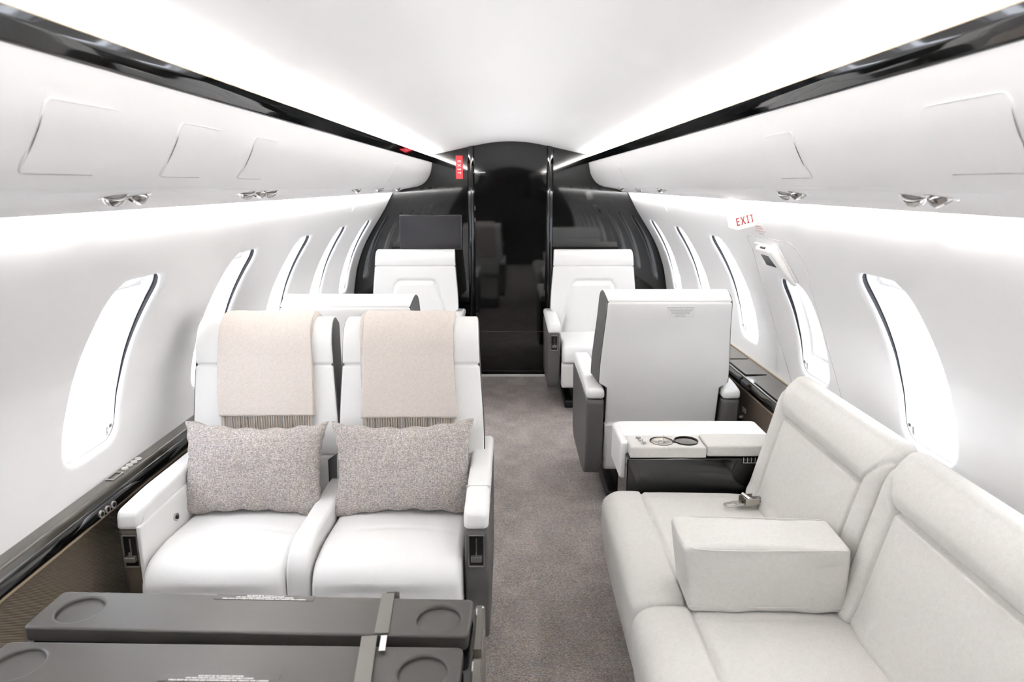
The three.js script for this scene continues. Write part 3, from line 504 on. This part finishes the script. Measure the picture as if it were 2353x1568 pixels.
// blankets: a folded cloth lying over the top of the backrest
function blanket(name, label, cx, w, hem, prof, seedv, lean) {
  const t = thing(name, label, 'blanket', [cx, 0, -2.19]);
  // path from front hem over the crest to the rear hem
  let top = 0; prof.forEach((p, i) => { if (p[1] > prof[top][1]) top = i; });
  const m = prof.length, dirn = prof[(top + 1) % m][0] < prof[top][0] ? -1 : 1, walk = (d, lim) => { const o = []; for (let k = 0; k < m; k++) { const p = prof[((top + d * k) % m + m) % m]; if (k > 3 && p[1] < lim) break; o.push(p); } return o; };
  const frontSide = walk(dirn, hem), rearSide = walk(-dirn, .66), path = [...frontSide.slice().reverse(), ...rearSide.slice(1)];
  const P = resample(path, 120, false), nr = P.map((p, i) => { const a = P[Math.max(0, i - 1)], b = P[Math.min(P.length - 1, i + 1)], dz = b[0] - a[0], dy = b[1] - a[1], l = Math.hypot(dz, dy); return [-dy / l, dz / l]; });
  const flip = nr[60][1] < 0 ? -1 : 1;
  const layer = (d0, d1, xw, xo, sd) => {
    const off = d => P.map((p, i) => { const dd = d + .004 * Math.exp(-(((i - 60) / 22) ** 2)); return [p[0] + flip * nr[i][0] * dd, p[1] + flip * nr[i][1] * dd]; });
    const loop = [...off(d1), ...off(d0).reverse()];
    const g = sweepX(loop, (z, y) => xw / 2 + .006 * Math.sin(y * 9 + sd), { r: .0035, nx: 36, seg: 3, disp: (x, z, y) => .0022 * Math.sin(x * 21 + sd + y * 4) * smooth(1.08, .85, y) + .0012 * Math.sin(x * 55 + y * 13 + sd) });
    return moved(g, xo + 0);
  };
  const cloth = part('cloth', merge([layer(.0095, .0175, w, 0, seedv), layer(.002, .009, w * .985, .009 * lean, seedv + 2)]), M.blanket, t);
  const z = P[0][0] + flip * nr[0][0] * .013, list = [], n = Math.round(w / .0086);
  for (let k = 0; k < n; k++) for (let q = 0; q < (k % 3 === 1 ? 2 : 1); q++) {
    const x = -w / 2 + .004 + (w - .008) * k / (n - 1) + (q ? .003 : 0), L = .078 + rnd() * .014, j = () => (rnd() - .5) * .009;
    const tw = (rnd() - .5) * .012;
    list.push(tube([[x, hem + .004, z - q * .006], [x + j() * .4, hem - L * .35, z + .001 - q * .006], [x + j() + tw * .5, hem - L * .7, z - q * .005], [x + tw + j(), hem - L, z + .002 - q * .004]], .0023, 8, 6));
  }
  const fg = part('fringe', merge(list), M.fringe, t, 'tan yarn fringe along the hem'); fg.userData.kind = 'stuff';
  return t;
}
blanket('blanket', 'cream blanket with fringe over the window seat of the pair', -.846, .318, .742, profA, .3, 1);
blanket('blanket', 'beige blanket with fringe over the aisle seat of the pair', -.352, .322, .735, profB, 1.7, -1);

// scatter cushions
function pillow(name, label, pos, rot, w, h, sd) {
  const n = 56, pos3 = [], idx = [], nz = (u, v) => Math.sin(u * 6.1 + sd) * Math.cos(v * 5.3 + sd * 2) * .5 + Math.sin(u * 13 + v * 9 + sd * 3) * .3;
  for (const f of [1, -1]) { const base = pos3.length / 3;
    for (let j = 0; j <= n; j++) for (let i = 0; i <= n; i++) {
      const ew = t => { const a = t * 2 - 1; return Math.sin(a * Math.PI / 2) * .55 + a * .45; };
      const u = ew(i / n), v = ew(j / n), edge = (1 - u * u) * (1 - v * v);
      const th = .068 * Math.pow(Math.max(edge, 0), .40) * (1 + .07 * nz(u, v)) ;
      const ruffle = (1 - smooth(0, .25, Math.min(1 - Math.abs(u), 1 - Math.abs(v)))) * .0035 * Math.sin((u + v * 1.3) * 17 + sd);
      const x = w / 2 * u * (1 - .10 * (1 - v * v) * Math.abs(u)) + ruffle * .5, y = h / 2 * v * (1 - .155 * (1 - u * u) * Math.abs(v)) + ruffle - .012 * (1 - v) * .0;
      pos3.push(x, y, f * th + .004 * Math.sin(u * 5 + v * 3 + sd)); }
    for (let j = 0; j < n; j++) for (let i = 0; i < n; i++) { const a = base + j * (n + 1) + i, b = a + 1, c = a + n + 1, d = c + 1; f > 0 ? idx.push(a, b, d, a, d, c) : idx.push(a, d, b, a, c, d); } }
  let g = new THREE.BufferGeometry(); g.setAttribute('position', new THREE.Float32BufferAttribute(pos3, 3)); g.setIndex(idx); g = mergeVertices(g, 1e-5); g.computeVertexNormals();
  const m = solo(name, boxUV(g), M.tweed, label, 'cushion'); m.position.set(...pos); m.rotation.set(...rot); return m;
}
pillow('throw_pillow', 'grey beige woven cushion propped on the window seat of the pair', [-.850, .605, -2.165], [-.30, .03, -.015], .475, .315, .4);
pillow('throw_pillow', 'grey beige woven cushion propped on the aisle seat of the pair', [-.355, .607, -2.165], [-.30, -.03, .03], .478, .318, 2.1);

// ---------------------------------------------------------------- folded table in front of the pair
{
  const t = thing('folding_table', 'dark satin table with two narrow folded leaves and round cup recesses', 'table', [-.49, 0, -1.12]);
  part('table_base', rbox(.83, .585, .30, .02, 0, .36, 0), M.gloss, t);
  part('table_plinth', rbox(.70, .068, .26, .01, 0, .034, 0), M.black, t);
  part('base_rim', rbox(.862, .030, .30, .012, 0, .668, 0), M.gloss, t);
  for (const [z, dz] of [[-.075, .16], [.075, .14]]) {
    part('end_panel', moved(plate((() => { const s = new THREE.Shape(); s.moveTo(-dz / 2, -.62); s.lineTo(dz / 2, -.62); s.lineTo(dz / 2, -.035); s.absarc(dz / 2 - .035, -.035, .035, 0, Math.PI / 2); s.lineTo(-dz / 2, 0); return s; })(), .018, .004), .424, .70, z, 0, Math.PI / 2), M.ledge, t, 'dark rounded panel at the aisle end of the table');
  }
  const leaf = (w, d, holes, y) => { const s = rrect(w, d, .012); for (const [hx, hz, r] of holes) { const p = new THREE.Path(); p.absarc(hx, -hz, r, 0, Math.PI * 2, true); s.holes.push(p); } const g = plate(s, .03, .004, 3); g.rotateX(-Math.PI / 2); return g.translate(0, y + .004, 0); };
  for (const [cx, cz, w, rot, y, hx0, hx1, txt] of [[-.003, -.077, .835, -.036, .690, -.345, .357, 0], [-.008, .076, .826, -.022, .690, -.352, .349, 1]]) {
    const holes = [[hx0, 0, .0415], [hx1, .006, .0415]];
    const m = part('table_leaf', boxUV(leaf(w, .119, holes, 0)), M.satin, t, 'grey brown satin leaf with a cup recess at each end'); m.position.set(cx, y, cz); m.rotation.y = rot;
    for (const [hx, hz] of holes) { const c = cyl(.046, .046, .016, 48); part('cup_recess', c.translate(hx, .0155, hz), M.satin, m); }
    const lines = [['DO NOT PLACE OBJECTS OVER 20 LBS', 30, 22], ['ON TABLE. STOW DURING TAXI, TAKEOFF AND LANDING. TABLE MUST BE STOWED', 62, 22]];
    const c = cardMesh('leaf_placard', .20, .0008, .017, M.darkEdge, M.darkEdge, m); const pm = printMat(1200, 96, '#3a3734', '#efeeec', [['SEAT MUST BE IN UPRIGHT POSITION', 20, 26], ['FOR TAXI TAKEOFF AND LANDING WITH TABLE STOWED', 48, 26], ['TABLE MUST BE STOWED AND STRAPPED DURING TAXI TAKEOFF AND LANDING', 77, 27]], { roughness: .42 });
    c.material = [M.satin, M.satin, pm, M.satin, M.satin, M.satin]; c.position.set(txt ? -.02 : .0, .0304, txt ? -.044 + .052 : -.050); if (txt) c.position.set(.012, .0304, .030); 
  }
  const st = thing('table_strap', 'grey woven strap wrapped over both dark table leaves near the aisle end', 'strap', [-.245, .7205, -1.12]);
  part('webbing', merge([moved(rbox(.026, .0025, .128, .001), .003, .0014, -.075, 0, .07), moved(rbox(.028, .003, .15, .001), -.004, .0055, .078, 0, .10), rbox(.026, .10, .0025, .001, .008, -.045, -.139)]), M.strap, st);
  part('strap_tag', moved(rbox(.011, .0012, .042, .0005), .0165, .0052, .022, 0, .08), M.white, st, 'white sewn strap tag');
}

// ---------------------------------------------------------------- sofa on the right (local +z faces the aisle, +x runs aft)
{
  const so = thing('sofa', 'pale woven two-place sofa along the right sidewall', 'sofa', [.845, 0, -2.345], -Math.PI / 2);
  const mods = [[.005, .70], [.705, .725]];
  mods.forEach(([x0, len], k) => {
    const hw = len / 2, cx = x0 + hw, ext = k ? .010 : 0;
    const seatP = roundPoly([[-.05, .26], [-.05, .435, .03], [.05, .447, .06], [.36, .452, .06], [.40, .458, .03], [.475 + ext, .458, .06], [.518 + ext, .425, .07], [.515 + ext, .30, .1], [.46 + ext * .5, .05, .05], [.44, .04], [.30, .04], [.30, .26]], .03);
    part('seat_cushion', moved(sweepX(seatP, hw - .002, { r: .035, nx: 70, n: 300, seg: 6, disp: (x, z, y) => {
      if (y > .40 && z < .50) { let d = 0; const q = Math.min(Math.abs(z - .375), 9); d += groove(q, .012, .006); if (z < .375) { d += .012 * (1 - (x / hw) ** 2) * smooth(.375, .30, z); d += groove(Math.abs(Math.abs(x) - (hw - .075)), .002, .008) ; } return d; }
      return .010 * Math.sin(clamp((y - .04) / .4, 0, 1) * Math.PI) * (1 - (x / hw) ** 4); } }), cx), M.fabric, so);
    const bz = y => -.005 - .25 * (y - .44);              // reclined face
    const backP = [[bz(.43) - .12, .43], [bz(.43) - .02, .43], [bz(.45) + .002, .45]]; for (let i = 1; i <= 8; i++) { const y = lerp(.45, .80, i / 8); backP.push([bz(y), y]); }
    backP.push([bz(.83) - .010, .832], [bz(.85) - .032, .860], [-.155, .873], [-.188, .866], [-.213, .842], [-.224, .79], [-.205, .60], [-.17, .46]);
    const c = new THREE.CatmullRomCurve3(backP.map(p => new THREE.Vector3(p[0], p[1], 0)), true, 'centripetal'), prof = resample(c.getPoints(500).map(p => [p.x, p.y]), 330);
    const bx = hw - .085, path = [[-bx, .40], [-bx, .755], [bx, .755], [bx, .40]], mit = [[[-bx, .755], [-hw + .012, .842]], [[bx, .755], [hw - .012, .842]]];
    part('backrest', moved(sweepX(prof, (z, y) => hw - .002, { r: .034, nx: 170, seg: 6, disp: (x, z, y) => {
      if (z < bz(y) - .07) return 0; const q = lineD(x, y, path), inn = Math.abs(x) < bx && y < .755; let d = groove(q, .014, .0055);
      d += inn ? .012 * smooth(0, .10, q) : .010 * smooth(0, .04, q); for (const m of mit) d += groove(segD(x, y, ...m), .009, .005); return d; } }), cx), M.fabric, so);
    part('sofa_base', moved(rbox(len - .03, .24, .40, .02), cx, .125, .10), M.darkLeather, so);
  });
  // armrest block between the two places
  const b = part('centre_armrest', cushion(.165, .185, .41, { r: .014, puff: [.004, .006, .004], step: .016, f: ([x, y, z]) => { const k = z / .205; let w = .0035 * Math.sin(z * 26 + y * 15) * smooth(.09, -.09, y) + .002 * Math.sin(z * 60 + y * 40); x += Math.sign(x) * w * smooth(.05, .08, Math.abs(x)); y += .003 * Math.sin(z * 14 + x * 8) * smooth(.05, .09, y); return [x * (1 + .03 * k), y, z + .012 * (y / .09) * (k > 0 ? 1 : 0)]; } }), M.fabric, so, 'pale fabric armrest block folded down between the places');
  b.position.set(.677, .546, .192); b.rotation.y = -.03;
  part('armrest_seam', moved(tube([[-.083, .088, -.19], [-.084, .0885, .19], [-.07, .089, .207], [.07, .089, .207], [.085, .0885, .19], [.085, .088, -.19]], .0016, 60, 6), 0, 0, 0), M.seam, b);
  part('armrest_seam', moved(tube([[.0845, -.073, -.2], [.0855, -.073, 0], [.086, -.072, .198]], .0012, 40, 6), 0, 0, 0), M.seam, b);
}
// buckle on the sofa
{
  const t = thing('seat_buckle', 'metal lap belt buckle lying on the far sofa place', 'seat belt', [.80, .468, -2.185], .25);
  const s = rrect(.075, .036, .014); const h = rrect(.034, .018, .007, THREE.Path); s.holes.push(new THREE.Path(h.getPoints(8).map(p => new THREE.Vector2(p.x - .012, p.y)).reverse()));
  const pl = plate(s, .0035, .001); pl.rotateX(-Math.PI / 2); part('buckle_tongue', moved(pl, -.045, .004, 0, 0, 0, .05), M.chrome, t);
  part('buckle_body', merge([rbox(.052, .003, .044, .001, .01, .004, 0), rbox(.052, .022, .003, .001, .01, .014, .022), rbox(.052, .022, .003, .001, .01, .014, -.022)]), M.steel, t);
  const r = cyl(.0085, .0085, .045, 24); r.rotateX(Math.PI / 2); part('buckle_roller', r.translate(0, .024, 0), M.chrome, t);
  part('buckle_ring', moved(new THREE.TorusGeometry(.009, .0016, 8, 24), .04, .018, .012, 0, .4, 0), M.chrome, t);
  part('belt_webbing', merge([moved(rbox(.07, .003, .042, .001), .062, .010, -.002, 0, 0, -.08), moved(rbox(.06, .003, .040, .001), .09, .004, -.004, 0, 0, -.25)]), M.strap, t);
}
// sofa end cabinet with cup holders
{
  const t = thing('end_cabinet', 'sofa end cabinet with white padded top, cup holders and black gloss face', 'cabinet', [0, 0, 0]);
  part('cabinet_body', rbox(.52, .50, .20, .006, .685, .305, -2.475), M.gloss, t, 'black high-gloss cabinet face');
  part('cabinet_foot', rbox(.40, .06, .18, .006, .66, .03, -2.49), M.darkEdge, t);
  part('side_strip', merge([rbox(.010, .28, .05, .003, .4335, .400, -2.405), rbox(.010, .20, .055, .003, .4335, .15, -2.405)]), M.darkEdge, t);
  part('vent_button', moved(cyl(.008, .008, .006, 20), .428, .52, -2.40, 0, 0, Math.PI / 2), M.chrome, t);
  const rear = cushion(.575, .055, .17, { r: .024, step: .02, puff: [0, .004, 0] }); part('rear_pad', moved(rear, .70, .574, -2.585), M.leather, t, 'white leather pad along the back of the cabinet');
  part('aisle_pad', moved(cushion(.032, .15, .215, { r: .014, step: .02 }), .421, .527, -2.535), M.leather, t, 'white leather pad wrapping down the aisle end');
  // fabric pad with the cup cut-out
  const s = new THREE.Shape(); { const w = .275, d = .125, r = .008; s.moveTo(0, 0); s.lineTo(w, 0); s.lineTo(w, d); s.lineTo(0, d); s.closePath(); }
  const hole = new THREE.Path(); const R = .0405, a0 = .33; const c1 = [.125, .062], c2 = [.216, .062];
  hole.absarc(c1[0], c1[1], R, a0, Math.PI * 2 - a0, false); hole.absarc(c2[0], c2[1], R, Math.PI + a0, Math.PI - a0, false); hole.closePath(); s.holes.push(hole);
  const pad = new THREE.ExtrudeGeometry(s, { depth: .030, bevelEnabled: true, bevelThickness: .006, bevelSize: .005, bevelOffset: -.005, bevelSegments: 4, curveSegments: 24 }); pad.rotateX(-Math.PI / 2);
  part('cup_pad', boxUV(moved(pad, .434, .563, -2.372)), M.fabric, t, 'pale fabric pad around the cup holders');
  part('lid_pad', moved(cushion(.26, .042, .128, { r: .008, step: .02, puff: [0, .004, 0] }), .843, .583, -2.436), M.fabric, t, 'pale fabric lid beside the cup holders');
  const C = (c) => [.434 + c[0], -2.372 - c[1]];
  const [ax, az] = C(c1), [bx, bz] = C(c2);
  part('cup_holder', moved(new THREE.LatheGeometry([[.0005, -.07], [.038, -.07], [.0405, -.066], [.0408, .0], [.043, .003], [.044, .0045]].map(p => new THREE.Vector2(...p)), 48), bx, .5985, bz), M.cupSteel, t, 'deep brushed steel cup holder');
  part('slot_liner', rbox(.05, .004, .027, .002, (ax + bx) / 2, .578, az), M.darkEdge, t);
  const lid = part('ashtray_lid', moved(new THREE.LatheGeometry([[.0005, -.004], [.014, -.004], [.016, 0], [.036, .003], [.0395, .001], [.040, -.006]].map(p => new THREE.Vector2(...p)), 48), ax, .597, az), M.steel, t, 'dished brushed metal lid with a small knob');
  part('lid_knob', merge([cyl(.0022, .0022, .018, 12).translate(ax + .006, .606, az), new THREE.SphereGeometry(.0042, 16, 12).translate(ax + .006, .617, az), cyl(.012, .013, .003, 24).translate(ax, .5975, az)]), M.chrome, lid);
  part('lid_well', moved(new THREE.LatheGeometry([[.0005, -.02], [.0408, -.02], [.0412, .003], [.0435, .0045]].map(p => new THREE.Vector2(...p)), 48), ax, .5965, az), M.darkMetal, t);
  for (const [bxx, bzz] of [[.478, -2.462], [.482, -2.437], [.488, -2.410]]) { const m = part('call_button', cyl(.0095, .0105, .005, 24).translate(bxx, .6005, bzz), M.chrome, t, 'small round metal button'); part('button_cap', cyl(.006, .006, .003, 20).translate(bxx, .6025, bzz), M.steel, m); }
  const comb = []; for (let k = 0; k < 5; k++) comb.push(rbox(.0035, .022, .004, .001, .846 + k * .014, .549, -2.371)); for (let k = 0; k < 4; k++) comb.push(rbox(.014, .0035, .004, .001, .853 + k * .014, .5395, -2.371));
  part('comb_latch', merge(comb), M.chrome, t, 'comb-shaped metal latch under the lid');
}
// ---------------------------------------------------------------- fittings: reading lights, signs, screen, hatch
{
  function fixture(side, z, two, label, group) {
    const y = 1.506, x = side * .775, t = thing('reading_light', label, 'light', [x, y, z], 0, group);
    const bez = new THREE.TorusGeometry(.026, .004, 10, 32); bez.rotateX(Math.PI / 2); bez.rotateZ(side * -.19); part('bezel', bez, M.chrome, t);
    const bar = new THREE.LatheGeometry([[.006, .008], [.023, .007], [.024, 0], [.022, -.007], [.018, -.014], [.0165, -.0155], [.013, -.0145], [.011, -.009], [.0005, -.009]].map(p => new THREE.Vector2(...p)), 32);
    bar.rotateZ(side * .35); bar.rotateX(two); part('swivel_barrel', bar, M.chrome, t);
    const lens = cyl(.0105, .0105, .003, 24).translate(0, -.0095, 0); lens.rotateZ(side * .35); lens.rotateX(two); part('lens', lens, M.white, t); return t;
  }
  const where = (s, k) => `${['nearest', 'second', 'third', 'fourth', 'fifth', 'sixth', 'seventh', 'eighth'][k]} chrome swivel reading light from the camera under the ${s < 0 ? 'left' : 'right'} overhead panel`;
  [-1.39, -1.475, -2.09, -2.19, -2.29, -3.58, -4.22, -4.85].forEach((z, k) => fixture(-1, z, k % 2 ? -.5 : .45, where(-1, k)));
  [-1.275, -1.36, -1.91, -1.995, -3.64, -4.28, -4.90].forEach((z, k) => fixture(1, z, k % 2 ? .5 : -.4, where(1, k)));
  // tiny round caps on the sidewalls
  for (const [side, z] of [[-1, -4.29], [1, -4.34]]) { const c = cyl(.016, .018, .006, 28); c.rotateZ(Math.PI / 2 + side * .55); const p = wallPt(side, 1.38, z, -.002); const m = solo('wall_sensor', c, M.panel, 'tiny round white cap high on the ' + (side < 0 ? 'left' : 'right') + ' sidewall between windows', 'sensor'); m.position.set(...p); }
  // wall screen
  const tv = thing('wall_screen', 'flat black monitor on the front bulkhead above the left chair', 'monitor', [-.62, 1.165, -5.478]);
  part('screen_body', rbox(.482, .268, .03, .005), M.darkEdge, tv); part('screen_glass', rbox(.466, .250, .004, .001, 0, .002, .0145), M.screen, tv); part('screen_bracket', rbox(.2, .12, .032, .004, 0, 0, -.026), M.black, tv);
  // red exit sign on the bulkhead
  const font = await new FontLoader().loadAsync('fonts/droid/droid_sans_bold.typeface.json');
  const letters = (s, size, sp) => { let x = 0; const L = []; for (const ch of s) { const g = new TextGeometry(ch, { font, size, depth: .0008, curveSegments: 6 }); g.computeBoundingBox(); const w = g.boundingBox.max.x - g.boundingBox.min.x; L.push(g.translate(x - g.boundingBox.min.x, 0, 0)); x += w + sp; } return merge(L).translate(-(x - sp) / 2, -size / 2, 0); };
  const ex = thing('exit_sign', 'red upright exit sign on the black bulkhead left of the door', 'sign', [-.392, 1.658, -5.508], 0);
  part('sign_plate', rbox(.052, .172, .012, .003), std('#d8343c', { roughness: .5, emissive: '#d8343c', emissiveIntensity: .25 }), ex);
  const tx = letters('EXIT', .026, .011); tx.rotateZ(-Math.PI / 2); part('sign_lettering', tx.translate(0, 0, .0062), M.white, ex);
  // white exit sign on the right sidewall
  const es = thing('exit_sign', 'white box exit sign with red letters on the right sidewall above the hatch', 'sign', [.932, 1.407, -2.79], 0);
  es.rotation.z = .26;
  part('sign_box', cushion(.13, .082, .10, { r: .012, puff: [.003, .003, .002], step: .02 }), M.exitWhite, es);
  part('sign_lettering', letters('EXIT', .032, .006).scale(.68, 1, 1).translate(-.024, -.008, .0528), M.red, es);
  // red notice below it
  const y = 1.355, n = wallN(y), pm = printMat(512, 200, '#f3f2f1', '#b5303c', [['EMERGENCY EXIT', 30, 30], ['PULL HANDLE INWARD', 66, 30], ['REMOVE COVER AND PULL HANDLE DOWN', 118, 25], ['THROW HATCH OUT', 158, 27]]);
  const pl = solo('hatch_notice', new THREE.BoxGeometry(.001, .05, .115), [M.white, pm, M.white, M.white, M.white, M.white], 'small red printed notice under the white exit sign', 'label'); pl.position.set(...wallPt(1, y, -2.725, -.0015)); pl.rotation.z = Math.atan2(-n[1], -n[0]) + Math.PI;
  // hatch outline and handle
  const ht = thing('exit_hatch', 'emergency exit hatch round the second right window, with white pull handle', 'hatch');
  const rr = rrect(.53, .72, .06).getPoints(12), cy = .965, cz = -2.70, ring = (d, off) => rr.slice(0, -1).map(p => { const k = Math.hypot(p.x, p.y); return wallPt(1, cy + p.y - d * p.y / k, cz + p.x - d * p.x / k, off); });
  part('hatch_outline', facing(sheet([ring(-.0012, .001), ring(-.0012, -.0008), ring(.0012, -.0008), ring(.0012, .001)], true), 1), M.seam, ht);
  const hy = 1.240, hn = wallN(hy), h = part('pull_handle', cushion(.25, .16, .008, { r: .0035, f: ([x, y, z]) => [x, y, z + .40 * y * y] }).translate(.01, -.008, .002), M.panel, ht, 'white moulded pull handle'); h.position.set(...wallPt(1, hy, -2.745, 0));
  const q = new THREE.Matrix4().makeBasis(new THREE.Vector3(0, 0, 1), new THREE.Vector3(-hn[1], hn[0], 0).multiplyScalar(1), new THREE.Vector3(-hn[0], -hn[1], 0)); h.quaternion.setFromRotationMatrix(q);
  part('handle_grip', moved(sweepX(roundPoly([[.0, -.105], [.012, -.10], [.024, -.02], [.030, .045], [.027, .070], [.01, .074], [.0, .06]], .014), (z, y) => lerp(.020, .034, smooth(-.12, .06, y)), { r: .010, nx: 8, n: 90, seg: 6 }), .098, 0, .004), M.white, h, 'white pull grip');
  part('handle_knob', cushion(.13, .038, .028, { r: .013 }).translate(.015, .056, .020), M.white, h);
  part('slot', rbox(.05, .007, .008, .002, .035, .0745, .026), M.black, h);
  part('cover_window', rbox(.110, .054, .006, .004, -.045, -.006, .0095), M.screen, h, 'small dark cover window');
}
renderer.render(scene, camera);
